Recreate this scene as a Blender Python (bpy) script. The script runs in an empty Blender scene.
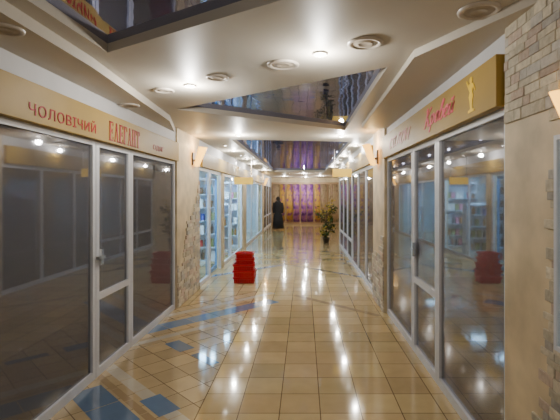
import bpy, bmesh, math, random
from mathutils import Vector, Matrix
from mathutils.geometry import tessellate_polygon
random.seed(7)
scene=bpy.context.scene
COL=scene.collection
F=420.0; H=1.6; U0=304.0; V0=195.0
XL=-1.81; XR=1.12; ZC=2.55

# ---------------------------------------------------------------- materials
def new_mat(name):
    m=bpy.data.materials.new(name); m.use_nodes=True
    nt=m.node_tree; b=nt.nodes["Principled BSDF"]
    return m,nt,b
def mat(name,col,rough=0.5,metal=0.0,spec=0.5,emit=None,es=0.0,noise=0.0,nscale=6.0,bump=0.0,coat=0.0):
    m,nt,b=new_mat(name)
    b.inputs["Roughness"].default_value=rough
    b.inputs["Metallic"].default_value=metal
    b.inputs["Specular IOR Level"].default_value=spec
    b.inputs["Coat Weight"].default_value=coat
    if emit:
        b.inputs["Emission Color"].default_value=(*emit,1); b.inputs["Emission Strength"].default_value=es
    tc=nt.nodes.new("ShaderNodeTexCoord")
    n=nt.nodes.new("ShaderNodeTexNoise"); n.inputs["Scale"].default_value=nscale; n.inputs["Detail"].default_value=4
    nt.links.new(tc.outputs["Object"],n.inputs["Vector"])
    r=nt.nodes.new("ShaderNodeValToRGB")
    k=max(noise,0.02)
    r.color_ramp.elements[0].position=0.3; r.color_ramp.elements[1].position=0.7
    r.color_ramp.elements[0].color=(*[c*(1-k) for c in col],1)
    r.color_ramp.elements[1].color=(*[min(1,c*(1+k*0.6)) for c in col],1)
    nt.links.new(n.outputs["Fac"],r.inputs["Fac"]); nt.links.new(r.outputs["Color"],b.inputs["Base Color"])
    if bump:
        bp=nt.nodes.new("ShaderNodeBump"); bp.inputs["Strength"].default_value=bump; bp.inputs["Distance"].default_value=0.01
        nt.links.new(n.outputs["Fac"],bp.inputs["Height"]); nt.links.new(bp.outputs["Normal"],b.inputs["Normal"])
    return m
def attr_mat(name,rough,spec=0.5,noise_amt=0.12,nscale=9,bump=0.0,coat=0.0):
    m,nt,b=new_mat(name)
    a=nt.nodes.new("ShaderNodeAttribute"); a.attribute_name="tint"
    tc=nt.nodes.new("ShaderNodeTexCoord")
    n=nt.nodes.new("ShaderNodeTexNoise"); n.inputs["Scale"].default_value=nscale; n.inputs["Detail"].default_value=5
    nt.links.new(tc.outputs["Object"],n.inputs["Vector"])
    mr=nt.nodes.new("ShaderNodeMapRange"); mr.inputs["To Min"].default_value=1-noise_amt; mr.inputs["To Max"].default_value=1+noise_amt
    nt.links.new(n.outputs["Fac"],mr.inputs["Value"])
    mx=nt.nodes.new("ShaderNodeVectorMath"); mx.operation='SCALE'
    nt.links.new(a.outputs["Color"],mx.inputs[0]); nt.links.new(mr.outputs["Result"],mx.inputs["Scale"])
    nt.links.new(mx.outputs[0],b.inputs["Base Color"])
    b.inputs["Roughness"].default_value=rough; b.inputs["Specular IOR Level"].default_value=spec; b.inputs["Coat Weight"].default_value=coat
    if bump:
        bp=nt.nodes.new("ShaderNodeBump"); bp.inputs["Strength"].default_value=bump; bp.inputs["Distance"].default_value=0.01
        nt.links.new(n.outputs["Fac"],bp.inputs["Height"]); nt.links.new(bp.outputs["Normal"],b.inputs["Normal"])
    return m
def glass_mat(name,tint,refl,diff,dcol,rough=0.015):
    m=bpy.data.materials.new(name); m.use_nodes=True; nt=m.node_tree
    for n in list(nt.nodes): nt.nodes.remove(n)
    o=nt.nodes.new("ShaderNodeOutputMaterial")
    tr=nt.nodes.new("ShaderNodeBsdfTransparent"); tr.inputs["Color"].default_value=(*tint,1)
    df=nt.nodes.new("ShaderNodeBsdfDiffuse"); df.inputs["Color"].default_value=(*dcol,1)
    gl=nt.nodes.new("ShaderNodeBsdfGlossy"); gl.inputs["Roughness"].default_value=rough; gl.inputs["Color"].default_value=(0.93,0.93,0.97,1)
    m1=nt.nodes.new("ShaderNodeMixShader"); m1.inputs[0].default_value=diff
    m2=nt.nodes.new("ShaderNodeMixShader")
    lw=nt.nodes.new("ShaderNodeLayerWeight"); lw.inputs["Blend"].default_value=0.45
    mr=nt.nodes.new("ShaderNodeMapRange"); mr.inputs["To Min"].default_value=refl*0.5; mr.inputs["To Max"].default_value=min(1,refl*2.2)
    nt.links.new(lw.outputs["Facing"],mr.inputs["Value"]); nt.links.new(mr.outputs["Result"],m2.inputs[0])
    nt.links.new(tr.outputs[0],m1.inputs[1]); nt.links.new(df.outputs[0],m1.inputs[2])
    nt.links.new(m1.outputs[0],m2.inputs[1]); nt.links.new(gl.outputs[0],m2.inputs[2])
    nt.links.new(m2.outputs[0],o.inputs["Surface"])
    return m
def mirror_mat(name,gcol,dcol,fac,rough=0.03):
    m=bpy.data.materials.new(name); m.use_nodes=True; nt=m.node_tree
    for n in list(nt.nodes): nt.nodes.remove(n)
    o=nt.nodes.new("ShaderNodeOutputMaterial")
    df=nt.nodes.new("ShaderNodeBsdfDiffuse"); df.inputs["Color"].default_value=(*dcol,1)
    gl=nt.nodes.new("ShaderNodeBsdfGlossy"); gl.inputs["Roughness"].default_value=rough; gl.inputs["Color"].default_value=(*gcol,1)
    m2=nt.nodes.new("ShaderNodeMixShader"); m2.inputs[0].default_value=fac
    tc=nt.nodes.new("ShaderNodeTexCoord"); n=nt.nodes.new("ShaderNodeTexNoise"); n.inputs["Scale"].default_value=2.2
    nt.links.new(tc.outputs["Object"],n.inputs["Vector"])
    bp=nt.nodes.new("ShaderNodeBump"); bp.inputs["Strength"].default_value=0.10; bp.inputs["Distance"].default_value=0.05
    nt.links.new(n.outputs["Fac"],bp.inputs["Height"]); nt.links.new(bp.outputs["Normal"],gl.inputs["Normal"])
    nt.links.new(df.outputs[0],m2.inputs[1]); nt.links.new(gl.outputs[0],m2.inputs[2]); nt.links.new(m2.outputs[0],o.inputs["Surface"])
    return m

M_plaster=mat("plaster_beige",(0.60,0.49,0.31),0.55,noise=0.30,nscale=3.5,bump=0.15)
M_white=mat("painted_white",(0.54,0.54,0.55),0.6,noise=0.05)
M_ceil=mat("ceiling_beige",(0.52,0.475,0.40),0.5,noise=0.05,nscale=1.5)
M_alu=mat("white_aluminium",(0.62,0.64,0.69),0.35,spec=0.5,noise=0.04)
M_chrome=mat("chrome",(0.7,0.7,0.7),0.15,metal=1)
M_dark=mat("dark_metal",(0.03,0.03,0.035),0.4)
M_navy=mirror_mat("navy_gloss_ceiling",(0.56,0.60,0.84),(0.09,0.105,0.21),0.56,0.03)
M_glass=glass_mat("smoky_glass",(0.75,0.75,0.75),0.16,0.45,(0.18,0.175,0.18),rough=0.02)
M_glassL=glass_mat("dull_smoky_glass",(0.6,0.6,0.62),0.10,0.72,(0.12,0.118,0.128),rough=0.035)
M_clear=glass_mat("clear_glass",(0.92,0.95,0.98),0.07,0.02,(0.5,0.55,0.6))
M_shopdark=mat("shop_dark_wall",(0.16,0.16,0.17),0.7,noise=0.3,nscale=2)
M_shopwhite=mat("shop_white_wall",(0.66,0.76,0.84),0.6,noise=0.05)
M_gold=mat("gold_board",(0.36,0.235,0.05),0.5,noise=0.25,nscale=1.2,spec=0.25)
M_red=mat("red_letters",(0.36,0.006,0.012),0.5,spec=0.2)
M_redf=mat("faded_red_letters",(0.52,0.16,0.11),0.5,spec=0.2)
M_pink=mat("pinkish_red_letters",(0.70,0.11,0.16),0.5,spec=0.2)
M_yel=mat("yellow_gold",(0.90,0.60,0.03),0.4,spec=0.3)
M_lamp=mat("lit_lens",(1,0.95,0.85),0.3,emit=(1.0,0.96,0.88),es=40)
M_lampoff=mat("unlit_lens",(0.40,0.34,0.27),0.35)
M_ring=mat("lamp_ring",(0.50,0.44,0.37),0.35)
M_sconce=mat("amber_glass",(0.80,0.45,0.06),0.25,emit=(1.0,0.48,0.07),es=4.0)
M_signglow=mat("glow_added_yellow_board",(0.80,0.52,0.06),0.5,emit=(1.0,0.6,0.06),es=0.45)  # slight emission added so the hanging yellow signs stand out
M_crate=mat("red_plastic",(0.42,0.006,0.012),0.35,spec=0.3)

# ---------------------------------------------------------------- helpers
def setl(o,label=None,cat=None,kind=None,group=None):
    if label: o["label"]=label
    if cat: o["category"]=cat
    if kind: o["kind"]=kind
    if group: o["group"]=group
    return o
def obj_from(name,verts,faces,mats,parent=None,origin=None,midx=None,smooth=False):
    if origin is None:
        xs=[v[0] for v in verts]; ys=[v[1] for v in verts]; zs=[v[2] for v in verts]
        org=Vector(((min(xs)+max(xs))/2,(min(ys)+max(ys))/2,min(zs)))
    else: org=Vector(origin)
    me=bpy.data.meshes.new(name)
    me.from_pydata([(v[0]-org.x,v[1]-org.y,v[2]-org.z) for v in verts],[],faces)
    if not isinstance(mats,(list,tuple)): mats=[mats]
    for m in mats: me.materials.append(m)
    if midx:
        for p,i in zip(me.polygons,midx): p.material_index=i
    if smooth:
        for p in me.polygons: p.use_smooth=True
    me.update()
    o=bpy.data.objects.new(name,me); o.location=org; COL.objects.link(o)
    if parent: par(o,parent)
    return o
def par(o,p):
    o.parent=p; o.matrix_parent_inverse=Matrix.Translation(p.location).inverted()
def empty(name,loc):
    e=bpy.data.objects.new(name,None); e.location=loc; e.empty_display_size=0.1; COL.objects.link(e); return e
def boxgeo(V,Fc,x0,x1,y0,y1,z0,z1):
    b=len(V)
    V+=[(x0,y0,z0),(x1,y0,z0),(x1,y1,z0),(x0,y1,z0),(x0,y0,z1),(x1,y0,z1),(x1,y1,z1),(x0,y1,z1)]
    Fc+=[(b,b+3,b+2,b+1),(b+4,b+5,b+6,b+7),(b,b+1,b+5,b+4),(b+1,b+2,b+6,b+5),(b+2,b+3,b+7,b+6),(b+3,b,b+4,b+7)]
def boxes(name,lst,m,parent=None,bevel=0,origin=None):
    V=[];Fc=[]
    for b in lst: boxgeo(V,Fc,*b)
    o=obj_from(name,V,Fc,m,parent,origin)
    if bevel:
        md=o.modifiers.new("bevel",'BEVEL'); md.width=bevel; md.segments=2
    return o
def lathe(name,prof,m,loc,segs=24,parent=None,midx=None):
    V=[];Fc=[];MI=[]
    n=len(prof)
    for i in range(segs):
        a=2*math.pi*i/segs
        for r,z in prof: V.append((loc[0]+r*math.cos(a),loc[1]+r*math.sin(a),loc[2]+z))
    for i in range(segs):
        j=(i+1)%segs
        for k in range(n-1):
            Fc.append((i*n+k,j*n+k,j*n+k+1,i*n+k+1)); MI.append(midx[k] if midx else 0)
    return obj_from(name,V,Fc,m,parent,origin=loc,midx=MI,smooth=True)
def paint(me,cols):
    at=me.color_attributes.new("tint",'FLOAT_COLOR','CORNER')
    for p,c in zip(me.polygons,cols):
        for li in p.loop_indices: at.data[li].color=(*c,1)

# ---------------------------------------------------------------- floor
def clip(poly,region):
    out=poly
    n=len(region)
    for i in range(n):
        a=region[i]; b=region[(i+1)%n]
        inp=out; out=[]
        if not inp: return []
        def side(p): return (b[0]-a[0])*(p[1]-a[1])-(b[1]-a[1])*(p[0]-a[0])
        for k in range(len(inp)):
            p=inp[k]; q=inp[(k+1)%len(inp)]
            sp=side(p); sq=side(q)
            if sp>=0: out.append(p)
            if (sp>=0)!=(sq>=0):
                t=sp/(sp-sq); out.append((p[0]+(q[0]-p[0])*t,p[1]+(q[1]-p[1])*t))
    return out
def area(p):
    return 0.5*sum(p[i][0]*p[(i+1)%len(p)][1]-p[(i+1)%len(p)][0]*p[i][1] for i in range(len(p)))
FV=[];FF=[];FC=[]
def addpoly(p,z,c):
    if len(p)<3 or abs(area(p))<0.0008: return
    b=len(FV)
    for q in p: FV.append((q[0],q[1],z))
    FF.append(tuple(range(b,b+len(p)))); FC.append(c)
GR=(0.15,0.10,0.05)
addpoly([(-4.5,-2.5),(4.5,-2.5),(4.5,23.4),(-4.5,23.4)],-0.0015,GR)
def beige():
    k=random.uniform(0.84,1.12); t=random.uniform(-0.015,0.015)
    return (0.54*k+t,0.40*k,0.19*k)
def beige2():
    k=random.uniform(0.80,1.12); return (0.49*k,0.37*k,0.20*k)
BLUE=(0.11,0.17,0.27)
XD=-0.78
def rect_tiles(region,s,ang,colf,g=0.007,off=(0,0)):
    ca,sa=math.cos(ang),math.sin(ang)
    rr=[(x*ca+y*sa,-x*sa+y*ca) for x,y in region]
    u0=min(r[0] for r in rr);u1=max(r[0] for r in rr);v0=min(r[1] for r in rr);v1=max(r[1] for r in rr)
    i0=math.floor((u0-off[0])/s);i1=math.ceil((u1-off[0])/s);j0=math.floor((v0-off[1])/s);j1=math.ceil((v1-off[1])/s)
    for i in range(i0,i1):
        for j in range(j0,j1):
            a,b=i*s+off[0]+g/2,j*s+off[1]+g/2; c,d=a+s-g,b+s-g
            P=[(a,b),(c,b),(c,d),(a,d)]
            P=[(x*ca-y*sa,x*sa+y*ca) for x,y in P]
            addpoly(clip(P,region),0.0,colf(i,j))
g=0.004
S=0.30
rect_tiles([(XD+g,-2.5),(4.5,-2.5),(4.5,23.4),(XD+g,23.4)],S,0,lambda i,j:beige(),off=(XD,0.08))
rect_tiles([(-4.5,3.2),(XD-g,7.00),(XD-g,23.4),(-4.5,23.4)],S,0,lambda i,j:beige(),off=(XD,0.08))
rect_tiles([(-4.5,-2.5),(XD-g,-2.5),(XD-g,6.98),(-4.5,3.18)],0.24,math.radians(45),lambda i,j:beige2())
ZS=[0.001]
def strip(p,q,w,n,colf,z=None,gg=0.006):
    ZS[0]+=0.00012; z=ZS[0]
    dx,dy=q[0]-p[0],q[1]-p[1]; L=math.hypot(dx,dy); dx/=L;dy/=L; nx,ny=-dy,dx
    st=L/n
    for k in range(n):
        a=k*st+gg/2; b=(k+1)*st-gg/2; h=w/2
        P=[(p[0]+dx*a-nx*h,p[1]+dy*a-ny*h),(p[0]+dx*b-nx*h,p[1]+dy*b-ny*h),(p[0]+dx*b+nx*h,p[1]+dy*b+ny*h),(p[0]+dx*a+nx*h,p[1]+dy*a+ny*h)]
        P=clip(P,[(XL,-2),(XR,-2),(XR,23),(XL,23)])
        addpoly(P,z,colf(k))
def bl(k):
    r=random.uniform(0.85,1.2); return tuple(c*r for c in BLUE)
DK=lambda k:(0.33,0.235,0.125)
LT=lambda k:(0.50,0.45,0.35)
strip((-1.95,4.86),(-0.45,6.36),0.25,6,lambda k:tuple(c*1.3 for c in bl(k)))
strip((-1.95,5.42),(-0.50,6.87),0.12,6,LT)
strip((-1.95,4.05),(0.1,2.0),0.11,10,LT)
strip((-1.95,3.85),(-0.78,2.68),0.06,6,DK)
strip((-1.95,4.35),(-1.1,5.20),0.10,5,LT)
strip((-1.80,3.45),(-1.25,2.90),0.25,2,bl)
strip((-1.22,3.32),(-0.98,3.08),0.17,1,bl)
strip((-1.44,4.57),(-1.20,4.33),0.17,1,bl)
strip((-1.10,4.23),(-0.84,3.97),0.10,1,bl)
strip((-0.15,6.7),(1.0,5.55),0.10,6,DK)
for y in (8.2,11.4,14.6):
    strip((-1.9,y),(-0.4,y+1.5),0.16,8,bl); strip((-0.4,y+1.5),(1.2,y-0.1),0.10,8,lambda k:bl(k) if k%2 else DK(k))
M_floor=attr_mat("glazed_floor_tiles",0.085,spec=0.55,noise_amt=0.14,nscale=7,coat=0.3)
fb=M_floor.node_tree.nodes["Principled BSDF"]; fb.inputs["Coat Roughness"].default_value=0.03
fl=obj_from("floor",FV,FF,M_floor,origin=(0,0,0)); paint(fl.data,FC)
setl(fl,"glossy tan ceramic tiles with blue grey diagonal accents","floor",kind="structure")

# ---------------------------------------------------------------- ceiling with recesses
holes=[[(-1.42,0.6),(-1.31,2.80),(0.25,1.82),(0.25,0.6)],
       [(-1.42,4.66),(0.62,3.12),(0.60,6.15)],
       [(-1.25,7.2),(0.85,7.5),(0.85,17.2),(-1.25,17.2)]]
DEP=[0.06,0.06,0.07]
outer=[(-4.5,-2.5),(4.5,-2.5),(4.5,23.4),(-4.5,23.4)]
loops=[[Vector((x,y,0)) for x,y in outer]]+[[Vector((x,y,0)) for x,y in h] for h in holes]
tris=tessellate_polygon(loops)
flat=[v for l in loops for v in l]
CV=[(v.x,v.y,ZC) for v in flat]; CF=[]
for t in tris:
    a,b,c=[flat[i] for i in t]
    CF.append(tuple(t) if (b-a).cross(c-a).z<0 else tuple(reversed(t)))
for h,D in zip(holes,DEP):
    b=len(CV); n=len(h)
    for x,y in h: CV.append((x,y,ZC))
    for x,y in h: CV.append((x,y,ZC+D+0.002))
    for i in range(n):
        j=(i+1)%n; CF.append((b+i,b+j,b+n+j,b+n+i))
b=len(CV)
CV+=[(x,y,ZC+0.3) for x,y in outer]; CF.append((b,b+1,b+2,b+3))
cl=obj_from("ceiling",CV,CF,M_ceil,origin=(0,0,ZC))
setl(cl,"beige plasterboard ceiling with angular recesses","ceiling",kind="structure")
for k,(h,D) in enumerate(zip(holes,DEP)):
    n=len(h)
    V=[(x,y,ZC+D) for x,y in h]+[(x,y,ZC+D+0.012) for x,y in h]
    Fc=[tuple(range(n)),tuple(range(2*n-1,n-1,-1))]+[(i,(i+1)%n,n+(i+1)%n,n+i) for i in range(n)]
    o=obj_from("trim_%d"%(k+1),V,Fc,M_navy); setl(o,"glossy navy mirror panel in the ceiling recess","ceiling panel",kind="structure")
def soffit(name,poly,z):
    n=len(poly)
    V=[(x,y,z) for x,y in poly]+[(x,y,ZC) for x,y in poly]
    Fc=[tuple(reversed(range(n)))]+[(i,(i+1)%n,n+(i+1)%n,n+i) for i in range(n)]
    o=obj_from(name,V,Fc,M_ceil); setl(o,"lower stepped plasterboard soffit beside the wall","ceiling soffit",kind="structure")
soffit("trim_9",[(XL,-2.4),(-1.46,-2.4),(-1.46,2.9),(-1.60,5.0),(XL,5.88)],2.48)
soffit("trim_10",[(0.72,2.75),(XR,1.9),(XR,5.69),(0.78,5.69)],2.50)
# ---------------------------------------------------------------- walls
wl=boxes("wall_left",[(XL-0.10,XL,-2.5,23.4,2.08,ZC),(XL-0.35,XL+0.02,5.92,7.17,0,ZC-0.002),(XL-0.2,XL,18.2,19.0,0,2.08),(XL-0.1,XL,-2.5,0.4,0,2.08),(XL-0.12,XL+0.03,9.21,9.4,0,2.08),(XL-0.12,XL+0.03,12.3,13.0,0,2.08)],M_plaster,origin=(XL,0,0))
wl.data.materials.append(M_white)
for p in wl.data.polygons:
    if p.index<6: p.material_index=1
setl(wl,"beige mottled plaster wall with white band above shops","wall",kind="structure")
wr=boxes("wall_right",[(XR,XR+0.10,2.32,13.5,2.10,ZC),(XR-0.03,XR+0.35,5.70,6.62,0,ZC-0.002),(XR-0.02,XR+0.3,-2.5,2.30,0,ZC-0.002),(XR,2.2,13.3,13.5,0,ZC),(2.1,2.2,13.5,23.4,0,ZC)],M_plaster,origin=(XR,0,0))
wr.data.materials.append(M_white)
for p in wr.data.polygons:
    if p.index<6: p.material_index=1
setl(wr,"beige mottled plaster wall with pilasters","wall",kind="structure")
wb=boxes("wall_end",[(-4.5,4.5,23.3,23.4,0,ZC)],M_plaster); setl(wb,"plaster wall closing the corridor","wall",kind="structure")
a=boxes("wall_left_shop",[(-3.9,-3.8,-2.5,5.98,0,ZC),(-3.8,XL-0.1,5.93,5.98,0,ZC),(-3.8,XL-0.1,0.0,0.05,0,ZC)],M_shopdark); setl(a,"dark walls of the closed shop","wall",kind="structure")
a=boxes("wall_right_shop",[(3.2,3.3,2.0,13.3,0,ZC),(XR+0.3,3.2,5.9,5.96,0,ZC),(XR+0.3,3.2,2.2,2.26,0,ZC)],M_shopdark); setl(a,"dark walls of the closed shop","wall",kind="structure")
a=boxes("wall_bright_shop",[(-4.1,-4.0,7.1,18.4,0,ZC),(-4.0,XL-0.2,18.3,18.4,0,ZC),(-4.0,XL-0.36,7.1,7.16,0,ZC)],M_shopwhite); setl(a,"white walls of the lit shop","wall",kind="structure")

# ---------------------------------------------------------------- brick cladding
def bricks(name,planeX,dirn,y0,y1,z0,z1,prob_fn,rowh=0.062,bw=0.17,th=0.018,label="",gap=0.002):
    V=[];Fc=[];C=[]
    z=z0
    while z<z1-0.01:
        y=y0-random.uniform(0,bw*0.8)
        h=min(rowh*random.uniform(0.7,1.25),z1-z)
        while y<y1:
            w=bw*random.uniform(0.45,1.3); a=max(y,y0);b_=min(y+w,y1)
            if b_-a>0.02 and prob_fn((a+b_)/2,z+h/2):
                t=th*random.uniform(0.6,1.3)
                x0,x1=(planeX,planeX+dirn*t)
                boxgeo(V,Fc,min(x0,x1),max(x0,x1),a+gap,b_-gap,z+gap,z+h-gap)
                k=random.uniform(0.75,1.15); q=random.random()
                c=(0.54*k,0.48*k,0.36*k) if q<0.55 else ((0.43*k,0.40*k,0.35*k) if q<0.8 else (0.47*k,0.37*k,0.29*k))
                C+=[c]*6
            y+=w
        z+=h
    o=obj_from(name,V,Fc,M_brick); paint(o.data,C)
    md=o.modifiers.new("bevel",'BEVEL'); md.width=0.003; md.segments=2
    setl(o,label,"wall cladding",kind="structure")
    return o
M_brick=attr_mat("stone_brick",0.8,noise_amt=0.4,nscale=30,bump=0.6)
bricks("trim_4",XR-0.02,-1,1.2,2.29,1.72,2.54,lambda y,z:z>2.02-0.28*max(0,2.2-y)+random.uniform(-.03,.03),bw=0.12,rowh=0.05,th=0.010,gap=0.0008,label="pale grey and beige stone brick cladding")
bricks("trim_5",XR-0.02,-1,1.2,2.29,0.0,1.72,lambda y,z:(y<1.88-0.03*math.sin(z*6)) or (z<0.75 and y<1.9+0.35*(0.75-z)),bw=0.10,rowh=0.045,th=0.010,gap=0.0008,label="pale stone brick cladding on the pillar")
bricks("trim_6",XL+0.02,1,5.93,7.16,0.0,2.0,lambda y,z:z<0.65+1.15*max(0,(y-6.1))/1.0+0.12*math.sin(y*9) and not (1.85<z),label="rough pink and beige brick cladding on the pilaster")
bricks("trim_7",XR-0.03,-1,5.71,6.61,0.0,1.1,lambda y,z:z<0.6+0.4*(6.6-y)/0.9+0.1*math.sin(y*9),label="rough pink and beige brick cladding on the pilaster")

# ---------------------------------------------------------------- shopfronts
def front(name,X,y0,y1,z1,rails,glass,fw=0.05,handle=None,label="",cat="shop window",fd=0.05,muntins=()):
    xa,xb=X-fd/2,X+fd/2
    L=[(xa,xb,y0,y0+fw,0,z1),(xa,xb,y1-fw,y1,0,z1),(xa,xb,y0+fw,y1-fw,z1-fw,z1)]
    if glass: L.append((xa,xb,y0+fw,y1-fw,0.0,0.07))
    for r in rails: L.append((xa,xb,y0+fw,y1-fw,r-0.03,r+0.03))
    for q in muntins: L.append((xa,xb,q-fw/2,q+fw/2,0.07,z1-fw))
    o=boxes(name,L,M_alu); setl(o,label,cat,kind="structure")
    if glass: boxes("glass_pane",[(X-0.004,X+0.004,y0+fw*0.8,y1-fw*0.8,0.05,z1-fw*0.8)],glass,parent=o)
    if handle:
        hy,hs=handle
        hx=X+hs*0.05
        hd=boxes("handle",[(min(X+hs*fd/2,hx),max(X+hs*fd/2,hx),hy-0.02,hy+0.02,0.98,1.12),(min(hx-hs*0.01,hx+hs*0.02),max(hx-hs*0.01,hx+hs*0.02),hy-0.10,hy+0.015,1.04,1.065)],M_chrome,parent=o)
        hd["label"]="chrome lever handle"
    return o
ZG=2.08
front("window_1",XL-0.03,0.4,3.66,ZG,[],M_glassL,label="large smoky glass shop window in white aluminium frame")
front("door_1",XL-0.03,3.67,4.40,ZG,[0.70],M_glassL,fw=0.055,handle=(3.735,1),label="white aluminium glass door with a middle rail",cat="door")
front("window_2",XL-0.03,4.41,5.91,ZG,[],M_glassL,label="smoky glass shop window beside the door")
front("window_3",XR+0.03,2.31,3.55,2.10,[],M_glass,fw=0.05,label="smoky glass shop window beside the stone pillar")
front("door_2",XR+0.03,3.56,4.34,2.10,[0.74],M_glass,fw=0.055,handle=(4.27,-1),label="white aluminium glass door with a middle rail",cat="door")
front("window_4",XR+0.03,4.35,5.69,2.10,[],M_glass,label="smoky glass shop window beside the door")
front("window_5",XL-0.03,7.18,8.10,ZG,[],M_clear,label="clear glass window of the lit shop")
d3=front("door_3",XL-0.03,8.11,9.20,ZG,[],None,fw=0.06,label="open aluminium doorway of the lit shop with its leaf swung inside",cat="door")
M_blueedge=mat("blue_edged_frame",(0.10,0.25,0.50),0.4)
lf=boxes("door_leaf",[(-1.92,-1.88,8.20,8.23,0.02,2.0),(-1.92,-1.88,9.05,9.08,0.02,2.0),(-1.92,-1.88,8.23,9.05,0.02,0.10),(-1.92,-1.88,8.23,9.05,1.94,2.0)],M_blueedge,parent=d3)
boxes("glass_pane",[(-1.903,-1.897,8.22,9.06,0.09,1.95)],M_clear,parent=lf)
front("window_6",XL-0.03,9.41,12.29,ZG,[],M_clear,muntins=(10.5,),label="clear glass windows of the lit shop")
front("window_7",XL-0.03,13.01,18.19,ZG,[],M_clear,muntins=(14.6,16.6),label="clear glass windows of the lit shop")
front("window_8",XR+0.03,6.63,9.9,2.10,[],M_glass,muntins=(7.7,8.8),label="dark glass shop window with white posts")
front("window_9",XR+0.03,9.91,13.29,2.10,[0.5],M_glass,muntins=(11,12.1),label="dark glass shop window with white posts")
front("window_10",XL-0.03,19.01,23.25,ZG,[0.6],M_glass,muntins=(20.4,21.8),label="dark glass shop window with white posts")

# lit wall display on the pillar close to the camera
YM=1.77
o=boxes("trim_8",[(XR-0.068,XR-0.032,1.40,1.42,0.95,1.85),(XR-0.068,XR-0.032,YM-0.02,YM,0.95,1.85),(XR-0.068,XR-0.032,1.42,YM-0.02,1.83,1.85),(XR-0.068,XR-0.032,1.42,YM-0.02,0.95,0.97)],M_alu)
setl(o,"narrow framed lit display case on the stone pillar","display case",kind="structure")
boxes("back_panel",[(XR-0.045,XR-0.034,1.41,YM-0.01,0.96,1.84)],mat("lit_back_panel",(0.6,0.6,0.5),0.5,emit=(0.9,0.85,0.7),es=0.25,noise=0.3,nscale=4),parent=o)
boxes("glass_pane",[(XR-0.062,XR-0.060,1.41,YM-0.01,0.96,1.84)],M_clear,parent=o)

# ---------------------------------------------------------------- signs
def place_text(o,me,m,W,Ht,X,y,z,side,ext):
    xs=[v.co.x for v in me.vertices]; ys=[v.co.y for v in me.vertices]
    x0,x1,y0,y1=min(xs),max(xs),min(ys),max(ys)
    for v in me.vertices:
        u=((v.co.x-x0)/(x1-x0)-0.5)*W; w=((v.co.y-y0)/(y1-y0)-0.5)*Ht; d=ext if v.co.z>0 else 0
        v.co=Vector((d,u,w)) if side=='L' else Vector((-d,-u,w))
def text_mesh(name,body,m,W,Ht,cx_y,cz,X,side,shear=0,parent=None,ext=0.003,bold=0.0,space=1.0):
    cu=bpy.data.curves.new(name,'FONT'); cu.body=body; cu.extrude=0.01; cu.shear=shear; cu.offset=bold; cu.space_character=space
    to=bpy.data.objects.new("tmp",cu); COL.objects.link(to)
    bpy.context.view_layer.update()
    dg=bpy.context.evaluated_depsgraph_get()
    me=bpy.data.meshes.new_from_object(to.evaluated_get(dg))
    bpy.data.objects.remove(to)
    me.materials.clear(); me.materials.append(m)
    o=bpy.data.objects.new(name,me); o.location=(X,cx_y,cz); COL.objects.link(o)
    place_text(o,me,m,W,Ht,X,cx_y,cz,side,ext)
    if parent: par(o,parent)
    return o
def stroke_mesh(letters,shear=0.35,wk=1.0):
    V=[];Fc=[];x0=0
    for adv,lines in letters:
        for ln in lines:
            P=[]
            for i in range(len(ln)-1):
                p0=ln[max(0,i-1)];p1=ln[i];p2=ln[i+1];p3=ln[min(len(ln)-1,i+2)]
                for s in range(6):
                    t=s/6
                    P.append(tuple(0.5*((2*b)+(-a+c)*t+(2*a-5*b+4*c-d)*t*t+(-a+3*b-3*c+d)*t**3) for a,b,c,d in zip(p0,p1,p2,p3)))
            P.append(ln[-1])
            b=len(V); n=len(P)
            for i,(x,y,w) in enumerate(P):
                w*=wk
                q=P[min(n-1,i+1)]; r=P[max(0,i-1)]
                dx,dy=q[0]-r[0],q[1]-r[1]; L=math.hypot(dx,dy) or 1; nx,ny=-dy/L*w,dx/L*w
                for sx in (1,-1):
                    px,py=x+sx*nx,y+sx*ny
                    for zz in (0,0.01): V.append((x0+px+shear*py,py,zz))
            for i in range(n-1):
                a=b+i*4; c=a+4
                Fc+=[(a+1,a+3,c+3,c+1),(a,c,c+2,a+2),(a,a+1,c+1,c),(a+2,c+2,c+3,a+3)]
        x0+=adv
    me=bpy.data.meshes.new("lettering"); me.from_pydata(V,[],Fc); return me
tk=0.055; th=0.03
def L_K(): return (0.70,[[(0.0,0.85,th),(0.12,0.98,tk),(0.14,0.5,tk*1.3),(0.06,0,tk),(-0.06,-0.05,th)],[(0.56,0.98,tk),(0.36,0.72,th),(0.16,0.48,th)],[(0.18,0.50,th),(0.36,0.30,tk*1.2),(0.46,0,tk),(0.66,0.05,th)]])
def L_r(): return (0.48,[[(0.0,0.40,th),(0.08,0.5,tk),(0.06,0,tk),(0.02,-0.4,tk)],[(0.08,0.35,th),(0.22,0.52,tk),(0.36,0.38,tk),(0.30,0.08,tk),(0.12,0.02,th)]])
def L_a(): return (0.50,[[(0.34,0.42,th),(0.20,0.52,tk),(0.06,0.34,tk),(0.08,0.08,tk),(0.22,0.0,th),(0.34,0.2,th),(0.36,0.5,tk),(0.35,0.10,tk),(0.46,0.03,th)]])
def L_v(): return (0.46,[[(0.04,0.0,th),(0.06,0.5,tk),(0.16,0.92,tk),(0.28,0.86,th),(0.18,0.52,th),(0.34,0.40,tk),(0.34,0.12,tk),(0.18,-0.01,th),(0.06,0.06,th)]])
def L_e(): return (0.44,[[(0.04,0.22,th),(0.20,0.28,th),(0.32,0.40,tk),(0.20,0.53,tk),(0.05,0.36,tk),(0.08,0.08,tk),(0.22,0.0,th),(0.40,0.10,th)]])
def L_i(): return (0.56,[[(0.04,0.45,th),(0.08,0.5,tk),(0.06,0.12,tk),(0.16,0.0,th),(0.30,0.15,th),(0.38,0.5,tk),(0.36,0.10,tk),(0.50,0.05,th)],[(0.12,0.74,th),(0.24,0.66,tk),(0.36,0.76,th)]])
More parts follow.
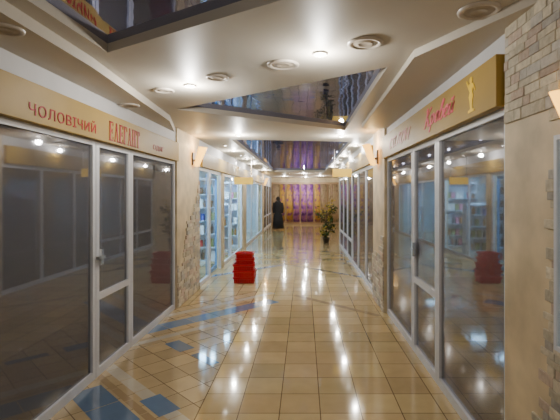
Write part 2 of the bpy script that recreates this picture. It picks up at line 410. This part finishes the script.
def L_s(): return (0.40,[[(0.32,0.42,tk),(0.20,0.52,th),(0.05,0.34,tk),(0.08,0.08,tk),(0.22,0.0,th),(0.38,0.08,th)]])
def L_l(): return (0.46,[[(0.0,0.02,th),(0.10,0.05,th),(0.18,0.3,th),(0.22,0.52,tk),(0.34,0.50,th),(0.33,0.1,tk),(0.44,0.04,th)]])
def L_o(): return (0.44,[[(0.22,0.52,th),(0.06,0.36,tk),(0.08,0.08,tk),(0.22,0.0,th),(0.36,0.20,tk),(0.34,0.44,tk),(0.20,0.52,th)]])
def L_n(): return (0.50,[[(0.04,0.48,th),(0.08,0.5,tk),(0.06,0,tk)],[(0.07,0.26,th),(0.36,0.28,th)],[(0.38,0.52,tk),(0.36,0.08,tk),(0.46,0.03,th)]])
def serif_mesh(word):
    V=[];Fc=[]
    def quad(pts):
        b=len(V)
        for x,y in pts: V.append((x,y,0))
        for x,y in pts: V.append((x,y,0.01))
        Fc.extend([(b+3,b+2,b+1,b),(b+4,b+5,b+6,b+7)]+[(b+i,b+(i+1)%4,b+4+(i+1)%4,b+4+i) for i in range(4)])
    def R(x0,y0,x1,y1): quad([(x0,y0),(x1,y0),(x1,y1),(x0,y1)])
    T=0.18; s=0.06
    def stem(x):
        R(x,0,x+T,1); R(x-0.05,0,x+T+0.05,s); R(x-0.05,1-s,x+T+0.05,1)
    x=0.06
    for ch in word:
        if ch=='Е':
            stem(x); R(x+T,0,x+0.52,s*1.2); R(x+T,1-s*1.2,x+0.52,1); R(x+T,0.47,x+0.40,0.54)
            R(x+0.48,0,x+0.53,0.22); R(x+0.48,0.78,x+0.53,1); R(x+0.36,0.38,x+0.41,0.63); x+=0.72
        elif ch=='Г':
            stem(x); R(x+T,1-s*1.2,x+0.5,1); R(x+0.46,0.74,x+0.51,1); x+=0.66
        elif ch=='Н':
            stem(x); stem(x+0.42); R(x+T,0.47,x+0.42,0.54); x+=0.80
        elif ch=='Т':
            stem(x+0.20); R(x-0.02,1-s*1.2,x+0.59,1); R(x-0.03,0.74,x+0.02,1); R(x+0.55,0.74,x+0.60,1); x+=0.72
        elif ch in 'ЛА':
            quad([(x+0.04,0),(x+0.10,0),(x+0.34,0.93),(x+0.28,0.93)])
            quad([(x+0.24,1),(x+0.48,0),(x+0.66,0),(x+0.40,1)])
            R(x-0.04,0,x+0.18,s); R(x+0.42,0,x+0.72,s)
            if ch=='А': R(x+0.14,0.30,x+0.52,0.36)
            x+=0.84
    me=bpy.data.meshes.new("lettering"); me.from_pydata(V,[],Fc); return me
sg=boxes("shop_sign",[(XL+0.001,XL+0.06,0.6,5.88,2.07,2.33)],M_gold,bevel=0.004)
setl(sg,"long gold signboard with red lettering above glass shopfront","shop sign")
XS=XL+0.061
text_mesh("lettering","ЧОЛОВІЧИЙ",M_red,0.86,0.10,3.10,2.165,XS,'L',parent=sg,bold=0.004,space=1.12)
me=serif_mesh("ЕЛЕГАНТ"); me.materials.append(M_red)
o=bpy.data.objects.new("lettering",me); o.location=(XS,4.12,2.18); COL.objects.link(o)
place_text(o,me,M_red,0.70,0.175,XS,0,0,'L',0.003); par(o,sg)
text_mesh("lettering","ОДЯГ",M_red,0.36,0.07,5.05,2.155,XS,'L',parent=sg,bold=0.005)
sg2=boxes("shop_sign",[(XR-0.06,XR-0.001,2.32,5.68,2.09,2.38)],M_gold,bevel=0.004)
setl(sg2,"gold signboard with red script and golden statuette emblem","shop sign")
XS2=XR-0.061
def put_script(fs,m,W,Ht,y,z,wk):
    me=stroke_mesh([f() for f in fs],wk=wk); me.materials.append(m)
    o=bpy.data.objects.new("lettering",me); o.location=(XS2,y,z); COL.objects.link(o)
    place_text(o,me,m,W,Ht,XS2,0,0,'R',0.003); par(o,sg2)
put_script([L_s,L_a,L_l,L_o,L_n],M_redf,1.05,0.14,4.70,2.23,1.2)
put_script([L_K,L_r,L_a,L_v,L_e,L_i],M_pink,0.76,0.21,3.33,2.235,1.3)
pts=[(-0.05,0),(0.05,0),(0.05,0.014),(0.016,0.022),(0.024,0.075),(0.036,0.105),(0.020,0.135),(0.034,0.162),(0.06,0.13),(0.068,0.138),(0.04,0.185),(0.012,0.192),(0.02,0.207),(0.018,0.228),(0,0.236),(-0.018,0.228),(-0.02,0.207),(-0.012,0.192),(-0.04,0.19),(-0.07,0.225),(-0.08,0.215),(-0.044,0.165),(-0.020,0.135),(-0.036,0.105),(-0.024,0.075),(-0.012,0.022),(-0.05,0.014)]
yc,zb=2.66,2.125
V=[(XS2,yc-a*0.95,zb+b*0.95) for a,b in pts]+[(XS2-0.003,yc-a*0.95,zb+b*0.95) for a,b in pts]; n=len(pts)
Fc=[tuple(range(n)),tuple(range(2*n-1,n-1,-1))]+[(i,(i+1)%n,n+(i+1)%n,n+i) for i in range(n)]
obj_from("emblem",V,Fc,M_yel,parent=sg2)
def hang_sign(x,y,z,w,h,m,lab):
    o=boxes("hanging_sign",[(x-w/2,x+w/2,y,y+0.04,z,z+h)],m,bevel=0.004); setl(o,lab,"sign")
    for s in (-1,1):
        xx=x+s*(w/2-0.04)
        boxes("bracket",[(xx-0.008,xx+0.008,y+0.01,y+0.025,z+h,ZC)],M_chrome,parent=o)
hang_sign(-1.47,10.2,1.86,0.46,0.17,M_signglow,"small yellow sign hanging over the lit shop entrance")
hang_sign(0.80,8.8,1.98,0.40,0.17,M_signglow,"small yellow sign hanging beside dark shop windows")
s3=boxes("shop_sign",[(XL+0.001,XL+0.05,7.3,18.0,2.09,2.36)],M_gold,bevel=0.004); setl(s3,"plain gold signboard above the lit shop","shop sign")
s4=boxes("shop_sign",[(XR-0.05,XR-0.001,6.7,13.2,2.11,2.40)],M_gold,bevel=0.004); setl(s4,"plain gold signboard above dark shop windows","shop sign")

# ---------------------------------------------------------------- ceiling lamps
def disc(x,y,r,lit,lab,z=ZC):
    z=z-0.001
    o=lathe("ceiling_lamp",[(r*0.72,-0.004),(r*0.78,-0.012),(r*0.92,-0.014),(r,-0.008),(r*1.02,0.0)],M_ring,(x,y,z),32)
    setl(o,lab,"ceiling lamp")
    lathe("lens",[(0.0001,-0.008),(r*0.35,-0.008),(r*0.4,-0.012),(r*0.45,-0.008),(r*0.74,-0.005)],M_lamp if lit else M_lampoff,(x,y,z),32,parent=o)
    if lit>3:
        ld=bpy.data.lights.new("lamp_glow",'POINT'); ld.energy=lit; ld.color=(1.0,0.96,0.89); ld.shadow_soft_size=0.035
        lo=bpy.data.objects.new("lamp_glow",ld); lo.location=(x,y,z-0.10); COL.objects.link(lo); par(lo,o)
LP=0.95
LIT=[(0.107,2.81,0.05,22),(-0.985,3.63,0.055,30),(-1.04,6.65,0.05,38),(0.6,6.75,0.05,38),(-0.2,0.3,0.05,14),(-1.5,9.0,0.05,30),(0.98,10.2,0.05,30),(-1.5,11,0.05,14),(0.98,8.0,0.05,20),(-1.5,12.7,0.05,30),(0.98,12.3,0.05,14),(-1.5,16,0.05,34),(0.98,14.2,0.05,34),(0,18.6,0.05,44),(0.8,20.8,0.05,50),(-1.0,21.4,0.05,50),(0.1,22.2,0.05,50)]  # last spot, at the corridor end, is added to brighten the curtain display
for x,y,r,p in LIT: disc(x,y,r,p*LP,"small round lit recessed ceiling spotlight")
for x,y in [(-1.5,8.0),(-1.5,10.0),(-1.5,14.2),(0.98,9.1),(0.98,11.2),(0.98,13.2),(-0.6,17.8),(0.5,17.8)]: disc(x,y,0.045,1,"small round lit recessed ceiling spotlight")
for x,y,r in [(-0.152,3.05,0.115),(-0.70,3.38,0.09),(-1.267,3.80,0.09),(0.381,2.62,0.11),(0.90,2.16,0.105)]:
    disc(x,y,r,0,"large round unlit ceiling lamp with ribbed lens")
for x,y,r in [(-1.70,4.1,0.09),(-1.58,2.22,0.09)]:
    disc(x,y,r,0,"large round unlit ceiling lamp with ribbed lens",2.48)

# ---------------------------------------------------------------- sconces
def sconce(x,y,z,s,lab,sc=1.0,pw=6.0,m=None):
    o=boxes("wall_sconce",[(min(x,x+s*0.02),max(x,x+s*0.02),y-0.05*sc,y+0.05*sc,z-0.14*sc,z+0.06*sc),(min(x,x+s*0.07*sc),max(x,x+s*0.07*sc),y-0.015,y+0.015,z-0.08*sc,z-0.05*sc)],M_dark)
    setl(o,lab,"wall lamp")
    V=[];Fc=[];N=8
    for k in range(N+1):
        a=-0.13+0.26*k/N
        c=0.09*math.cos(a/0.13*math.pi/2)
        for (zz,out) in ((-0.16,0.035),(0.14,0.13),(0.14,0.145),(-0.16,0.05)):
            wdt=0.6 if zz<0 else 1.0
            V.append((x+s*(out+c*wdt)*sc,y+a*wdt*sc,z+zz*sc))
    for k in range(N):
        for q in range(4):
            r=(q+1)%4; Fc.append((k*4+q,(k+1)*4+q,(k+1)*4+r,k*4+r))
    Fc.append((0,1,2,3)); Fc.append((N*4+3,N*4+2,N*4+1,N*4))
    obj_from("lamp_shade",V,Fc,m or M_sconce,parent=o)
    if pw:
        ld=bpy.data.lights.new("lamp_glow",'POINT'); ld.energy=pw; ld.color=(1.0,0.66,0.27); ld.shadow_soft_size=0.03
        lo=bpy.data.objects.new("lamp_glow",ld); lo.location=(x+s*0.10*sc,y,z+0.17*sc); COL.objects.link(lo); par(lo,o)
sconce(XL+0.02,6.75,2.22,1,"amber glass wall sconce on the plaster pilaster")
sconce(XR-0.03,6.2,2.20,-1,"amber glass wall sconce on the plaster pilaster")
sconce(XR-0.035,1.71,1.97,-1,"small amber glass wall sconce on the stone pillar",0.36,0.3)
sconce(XL,18.6,2.2,1,"amber glass wall sconce on the plaster wall")

# ---------------------------------------------------------------- red baskets
def crate(x,y,z,w,d,h,rot,lab,grp="stack of shopping baskets"):
    V=[];Fc=[]
    def loop(w,d,zz):
        b=len(V); r=0.02
        for cx,cy,a0 in ((w-r,d-r,0),(-w+r,d-r,90),(-w+r,-d+r,180),(w-r,-d+r,270)):
            for t in (0,30,60,90):
                an=math.radians(a0+t); V.append((cx+r*math.cos(an),cy+r*math.sin(an),zz))
        return b
    L=[loop(w-0.018,d-0.018,0),loop(w-0.014,d-0.014,h*0.66),loop(w,d,h*0.70),loop(w,d,h),loop(w-0.015,d-0.015,h),loop(w-0.024,d-0.024,0.008)]
    for a,b in zip(L,L[1:]):
        for k in range(16):
            j=(k+1)%16; Fc.append((a+k,a+j,b+j,b+k))
    Fc.append(tuple(L[-1]+k for k in range(16))); Fc.append(tuple(L[0]+k for k in reversed(range(16))))
    for k in range(-4,5):
        for s in (1,-1):
            ya=s*(d-0.020); xx=k*w/5; yb=ya+s*0.013
            boxgeo(V,Fc,xx-0.006,xx+0.006,min(ya,yb),max(ya,yb),0.01,h*0.68)
    o=obj_from("shopping_basket",V,Fc,M_crate,origin=(0,0,0))
    o.location=(x,y,z); o.rotation_euler=(0,0,rot); setl(o,lab,"basket",group=grp)
zz=0.003
for i,(w,h) in enumerate(((0.20,0.115),(0.205,0.115),(0.20,0.115),(0.175,0.10),(0.165,0.10))):
    crate(-1.09+(0.0,0.006,-0.004,0.012,0.008)[i],7.72,zz,w,w*0.75,h,math.radians((1,-3,2,5,-2)[i]),"red plastic shopping basket stacked on the tiled floor" if i<3 else "narrower red plastic basket on top of the stack")
    zz+=h+0.001

# ---------------------------------------------------------------- shelves with goods
M_shelf=mat("white_shelf",(0.60,0.68,0.75),0.4)
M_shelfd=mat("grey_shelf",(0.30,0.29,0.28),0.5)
goods_m=[mat("pack_%s"%n,c,0.4) for n,c in (("teal",(0.03,0.25,0.32)),("red",(0.45,0.03,0.03)),("white",(0.8,0.8,0.78)),("amber",(0.45,0.2,0.03)),("blue",(0.04,0.08,0.4)),("pink",(0.6,0.18,0.28)),("black",(0.03,0.03,0.03)),("brown",(0.18,0.09,0.04)),("olive",(0.2,0.22,0.06)))]
def goods_proto(kind,m):
    if kind=='bottle': return lathe("bottle",[(0.0001,0),(0.03,0),(0.034,0.01),(0.034,0.14),(0.012,0.18),(0.012,0.22),(0.0001,0.22)],m,(0,0,0),12)
    if kind=='jar': return lathe("jar",[(0.0001,0),(0.045,0),(0.048,0.01),(0.048,0.11),(0.04,0.12),(0.046,0.12),(0.046,0.15),(0.0001,0.15)],m,(0,0,0),12)
    return boxes("carton",[(-0.05,0.05,-0.04,0.04,0,0.17),(-0.052,0.052,-0.042,0.042,0.15,0.185)],m,bevel=0.004,origin=(0,0,0))
protos=[]
for i,m in enumerate(goods_m):
    k=('bottle','jar','carton')[i%3]; protos.append([goods_proto(k,m),k,False])
def shelf_unit(x0,x1,y,levels,ms=None,step=(0.108,0.135),grp="goods on the white display shelves",lab="white display shelf unit full of small goods",top=2.0):
    d=0.32; L=[(x0,x0+0.02,y,y+d,0.003,top),(x1-0.02,x1,y,y+d,0.003,top),(x0+0.02,x1-0.02,y+d-0.01,y+d,0.05,top)]
    o=boxes("display_shelf",L+[(x0+0.02,x1-0.02,y,y+d-0.01,z-0.02,z) for z in levels],ms or M_shelf); setl(o,lab,"shelf")
    for z in levels[:-1]:
        x=x0+0.08
        while x<x1-0.08:
            p=random.choice(protos)
            if not p[2]: q=p[0]; p[2]=True
            else: q=p[0].copy(); COL.objects.link(q)
            q.location=(x,y+0.08+random.uniform(0,0.03),z+0.0005)
            setl(q,{"bottle":"small coloured bottle on a display shelf","jar":"small lidded jar on a display shelf","carton":"small coloured carton on a display shelf"}[p[1]],p[1],group=grp)
            x+=random.uniform(*step)
shelf_unit(-2.90,-1.96,9.5,[0.12,0.42,0.72,1.02,1.32,1.62,1.96])
shelf_unit(-2.55,-1.97,11.0,[0.15,0.48,0.78,1.08,1.35],None,(0.11,0.2),"goods on the low display shelf","lower white display shelf with mixed goods",1.38)
shelf_unit(-2.85,-1.97,12.5,[0.10,0.40,0.75,1.15,1.50,1.96])
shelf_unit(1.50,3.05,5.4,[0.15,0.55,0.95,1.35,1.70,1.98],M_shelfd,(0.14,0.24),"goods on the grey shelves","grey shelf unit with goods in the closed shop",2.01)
for p in protos:
    if not p[2]: bpy.data.objects.remove(p[0])
M_dif=mat("cool_diffuser",(1,1,1),0.5,emit=(0.42,0.74,1.0),es=60)
for y in (8.2,10.6,12.0,16):
    o=boxes("ceiling_light_panel",[(-3.0,-2.0,y-0.3,y+0.3,ZC-0.04,ZC-0.001)],M_ring,bevel=0.004); setl(o,"white rectangular light panel on the shop ceiling","ceiling lamp")
    boxes("diffuser",[(-2.95,-2.05,y-0.26,y+0.26,ZC-0.05,ZC-0.04)],M_dif,parent=o)
for x,y in ((2.2,3.9),(-2.9,3.6)):  # fill lights added in the closed shops so the interiors show faintly
    o=boxes("ceiling_light_panel",[(x-0.3,x+0.3,y-0.3,y+0.3,ZC-0.04,ZC-0.001)],M_ring,bevel=0.004); setl(o,"added dim square fill light inside the closed shop","ceiling lamp")
    boxes("diffuser",[(x-0.26,x+0.26,y-0.26,y+0.26,ZC-0.05,ZC-0.04)],mat("fill_diffuser",(1,1,1),0.5,emit=(0.9,0.9,1.0),es=5),parent=o)

# ---------------------------------------------------------------- end shopfront with curtains
front_end=boxes("window_11",[(-1.79,-1.73,23.18,23.24,0,2.3),(2.03,2.09,23.18,23.24,0,2.3),(-1.73,2.03,23.18,23.24,2.2,2.3),(-1.73,2.03,23.18,23.24,0,0.10)]+[(x-0.04,x+0.04,23.18,23.24,0.10,2.2) for x in (-1.0,-0.2,0.55,1.3)],mat("bronze_frame",(0.38,0.24,0.12),0.4))
setl(front_end,"bronze framed glazed shopfront at the corridor end","shop window",kind="structure")
def pattern(name,c1,c2,c3,sc):
    m,nt,b=new_mat(name)
    tc=nt.nodes.new("ShaderNodeTexCoord"); vo=nt.nodes.new("ShaderNodeTexNoise"); vo.inputs["Scale"].default_value=sc; vo.inputs["Detail"].default_value=3
    nt.links.new(tc.outputs["Object"],vo.inputs["Vector"])
    r=nt.nodes.new("ShaderNodeValToRGB"); r.color_ramp.elements[0].color=(*c1,1); r.color_ramp.elements[1].color=(*c2,1)
    r.color_ramp.elements[0].position=0.40; r.color_ramp.elements[1].position=0.50
    e=r.color_ramp.elements.new(0.62); e.color=(*c3,1)
    nt.links.new(vo.outputs["Fac"],r.inputs["Fac"]); nt.links.new(r.outputs["Color"],b.inputs["Base Color"]); b.inputs["Roughness"].default_value=0.7
    return m
purple=pattern("purple_cloth",(0.14,0.04,0.20),(0.36,0.14,0.44),(0.55,0.33,0.10),3.5)
goldc=pattern("golden_cloth",(0.24,0.08,0.24),(0.55,0.33,0.06),(0.62,0.40,0.10),3.5)
tanc=pattern("tan_cloth",(0.24,0.17,0.10),(0.38,0.29,0.17),(0.34,0.22,0.16),3)
for x0,x1,m,l in ((-1.70,-1.32,tanc,"tan"),(-1.30,-1.05,goldc,"golden"),(-0.95,-0.62,goldc,"golden"),(-0.58,-0.24,purple,"purple"),(-0.15,0.15,purple,"purple"),(0.18,0.50,purple,"purple"),(0.6,0.9,goldc,"golden"),(0.93,1.25,tanc,"tan"),(1.36,1.98,tanc,"tan")):
    V=[];Fc=[];N=30
    for k in range(N+1):
        x=x0+(x1-x0)*k/N; y=23.1+0.025*math.sin(k*1.3)
        V+=[(x,y,0.12),(x+0.01*math.sin(k),y+0.004*math.cos(k),1.1),(x,y,2.19)]
    for k in range(N):
        for q in range(2): Fc.append((k*3+q,(k+1)*3+q,(k+1)*3+q+1,k*3+q+1))
    o=obj_from("curtain",V,Fc,m,smooth=True); sd=o.modifiers.new("s",'SOLIDIFY'); sd.thickness=0.004
    setl(o,l+" patterned curtain hanging in the end shopfront","curtain",group="curtains of the end shopfront")

# ---------------------------------------------------------------- potted plant
M_leaf=mat("leaf_green",(0.045,0.075,0.018),0.6,noise=0.6,nscale=5,spec=0.2)
M_leafy=mat("leaf_yellow",(0.42,0.31,0.05),0.6,noise=0.4,nscale=5,spec=0.2)
M_bark=mat("bark",(0.10,0.06,0.03),0.8,noise=0.3)
M_pot=mat("dark_pot",(0.05,0.04,0.035),0.4)
def plant(x,y,h,rw,lab):
    e=empty("potted_tree",(x,y,0)); setl(e,lab,"potted plant")
    lathe("pot",[(0.0001,0),(0.09,0),(0.115,0.16),(0.125,0.16),(0.125,0.18),(0.11,0.18),(0.10,0.14),(0.0001,0.14)],M_pot,(x,y,0.003),20,parent=e)
    V=[];Fc=[]
    def tube(p,q,r0,r1):
        p=Vector(p);q=Vector(q);d=(q-p).normalized();a=d.orthogonal().normalized();b_=d.cross(a);b=len(V)
        for P,r in ((p,r0),(q,r1)):
            for k in range(6):
                an=k*math.pi/3; V.append(tuple(P+a*r*math.cos(an)+b_*r*math.sin(an)))
        for k in range(6): j=(k+1)%6; Fc.append((b+k,b+j,b+6+j,b+6+k))
    tips=[]
    for k in range(20):
        an=random.uniform(0,6.28); zz=random.uniform(0.22,1.0)*h; rr=rw*random.uniform(0.25,1.0)
        base=(x+random.uniform(-.01,.01),y,min(zz-0.05,random.uniform(0.20,0.65)*h)); t=(x+rr*math.cos(an),y+rr*math.sin(an),zz); tube(base,t,0.01,0.004); tips.append((base,t))
    tube((x,y,0.13),(x+0.02,y,0.65*h),0.022,0.012)
    obj_from("trunk",V,Fc,M_bark,parent=e)
    LV=[];LF=[];MI=[]
    for base,t in tips:
        ye=random.random()
        for k in range(22):
            f=random.uniform(0.35,1.08); c=Vector(base).lerp(Vector(t),f)+Vector([random.gauss(0,0.04) for _ in range(3)])
            d=Vector((random.gauss(0,1),random.gauss(0,1),random.gauss(-0.2,0.6))).normalized(); s=d.orthogonal().normalized()
            l=random.uniform(0.07,0.12); w=l*0.33; b=len(LV); n=d.cross(s)*0.008
            LV+=[tuple(c),tuple(c+d*l*0.5+s*w),tuple(c+d*l),tuple(c+d*l*0.5-s*w),tuple(c+d*l*0.5-n)]
            LF+=[(b,b+1,b+4),(b+1,b+2,b+4),(b+2,b+3,b+4),(b+3,b,b+4)]; MI+=[1 if random.random()<(0.7 if ye<0.3 else 0.1) else 0]*4
    obj_from("foliage",LV,LF,[M_leaf,M_leafy],parent=e,midx=MI)
plant(0.74,14.0,1.45,0.30,"leafy dark green and yellow ficus tree in a pot")

# ---------------------------------------------------------------- person
def person(x,y,hh):
    M_skin=mat("skin",(0.35,0.21,0.15),0.5); M_coat=mat("black_coat",(0.010,0.010,0.013),0.8); M_hair=mat("dark_hair",(0.02,0.014,0.01),0.7)
    k=hh/1.7
    P=[(0,0,.95),(0,0,1.15),(0,0,1.35),(0,-.01,1.47),(0,-.015,1.56),(0,-.02,1.64),
       (.17,0,1.38),(.22,0.02,1.10),(.20,-.06,.88),(.20,-.08,.80),
       (-.17,0,1.38),(-.22,0.02,1.10),(-.20,-.06,.88),(-.20,-.08,.80),
       (.09,0,.88),(.10,-.01,.48),(.10,.02,.08),(.11,-.12,.03),
       (-.09,0,.88),(-.10,.03,.48),(-.10,.06,.08),(-.11,-.07,.03)]
    R=[.14,.12,.13,.05,.075,.07,.06,.045,.035,.03,.06,.045,.035,.03,.09,.06,.04,.03,.09,.06,.04,.03]
    E=[(0,1),(1,2),(2,3),(3,4),(4,5),(2,6),(6,7),(7,8),(8,9),(2,10),(10,11),(11,12),(12,13),(0,14),(14,15),(15,16),(16,17),(0,18),(18,19),(19,20),(20,21)]
    me=bpy.data.meshes.new("person"); me.from_pydata([(a*k,b*k,c*k) for a,b,c in P],E,[]); me.materials.append(M_skin)
    o=bpy.data.objects.new("person",me); COL.objects.link(o)
    sk=o.modifiers.new("skin",'SKIN')
    for i,v in enumerate(me.skin_vertices[0].data): v.radius=(R[i]*k,R[i]*k); v.use_root=(i==0)
    sb=o.modifiers.new("sub",'SUBSURF'); sb.levels=2; sb.render_levels=2
    o.location=(x,y,0.003)
    setl(o,"person standing in a long black coat with dark hair","person")
    V=[];Fc=[];N=20
    prof=[(.30,.22,.07,0),(.25,.19,.55,0),(.20,.15,.95,0),(.19,.14,1.15,0),(.21,.14,1.34,0),(.16,.11,1.43,0),(.08,.08,1.50,-.01)]
    for rx,ry,z,oy in prof:
        for q in range(N):
            an=2*math.pi*q/N; V.append(((rx*math.cos(an))*k,(ry*math.sin(an)+oy)*k,z*k))
    for a in range(len(prof)-1):
        for q in range(N): j=(q+1)%N; Fc.append((a*N+q,a*N+j,(a+1)*N+j,(a+1)*N+q))
    for s in (1,-1):
        chain=[(s*.17,0,1.40,.08),(s*.225,.02,1.10,.065),(s*.20,-.06,.86,.055)]
        b=len(V)
        for cx,cy,cz,r in chain:
            for q in range(10): an=2*math.pi*q/10; V.append(((cx+r*math.cos(an))*k,(cy+r*math.sin(an))*k,cz*k))
        for a in range(2):
            for q in range(10): j=(q+1)%10; Fc.append((b+a*10+q,b+a*10+j,b+(a+1)*10+j,b+(a+1)*10+q))
    c=obj_from("coat",[(v[0]+x,v[1]+y,v[2]) for v in V],Fc,M_coat,parent=o,smooth=True)
    sd=c.modifiers.new("s",'SOLIDIFY'); sd.thickness=0.01
    bm=bmesh.new(); bmesh.ops.create_uvsphere(bm,u_segments=16,v_segments=10,radius=1)
    for v in bm.verts:
        z_=v.co.z
        v.co=Vector((v.co.x*.10*k,(0.015+v.co.y*.11)*k,(z_*(.12 if z_>0 else .17))*k))
    hm=bpy.data.meshes.new("hair"); bm.to_mesh(hm); bm.free(); hm.materials.append(M_hair)
    ho=bpy.data.objects.new("hair",hm); ho.location=(x,y,1.60*k); COL.objects.link(ho); par(ho,o)
person(-1.19,19.3,1.52)

# ---------------------------------------------------------------- world & camera
w=bpy.data.worlds.new("World"); scene.world=w; w.use_nodes=True
w.node_tree.nodes["Background"].inputs[0].default_value=(0.93,0.96,1.0,1); w.node_tree.nodes["Background"].inputs[1].default_value=0.45
cam=bpy.data.cameras.new("Camera"); co=bpy.data.objects.new("Camera",cam); COL.objects.link(co)
co.location=(0,0,H); co.rotation_euler=(math.radians(90),0,0)
cam.sensor_width=36; cam.lens=27; cam.shift_x=-24/560; cam.shift_y=-15/560; cam.clip_start=0.05
scene.camera=co
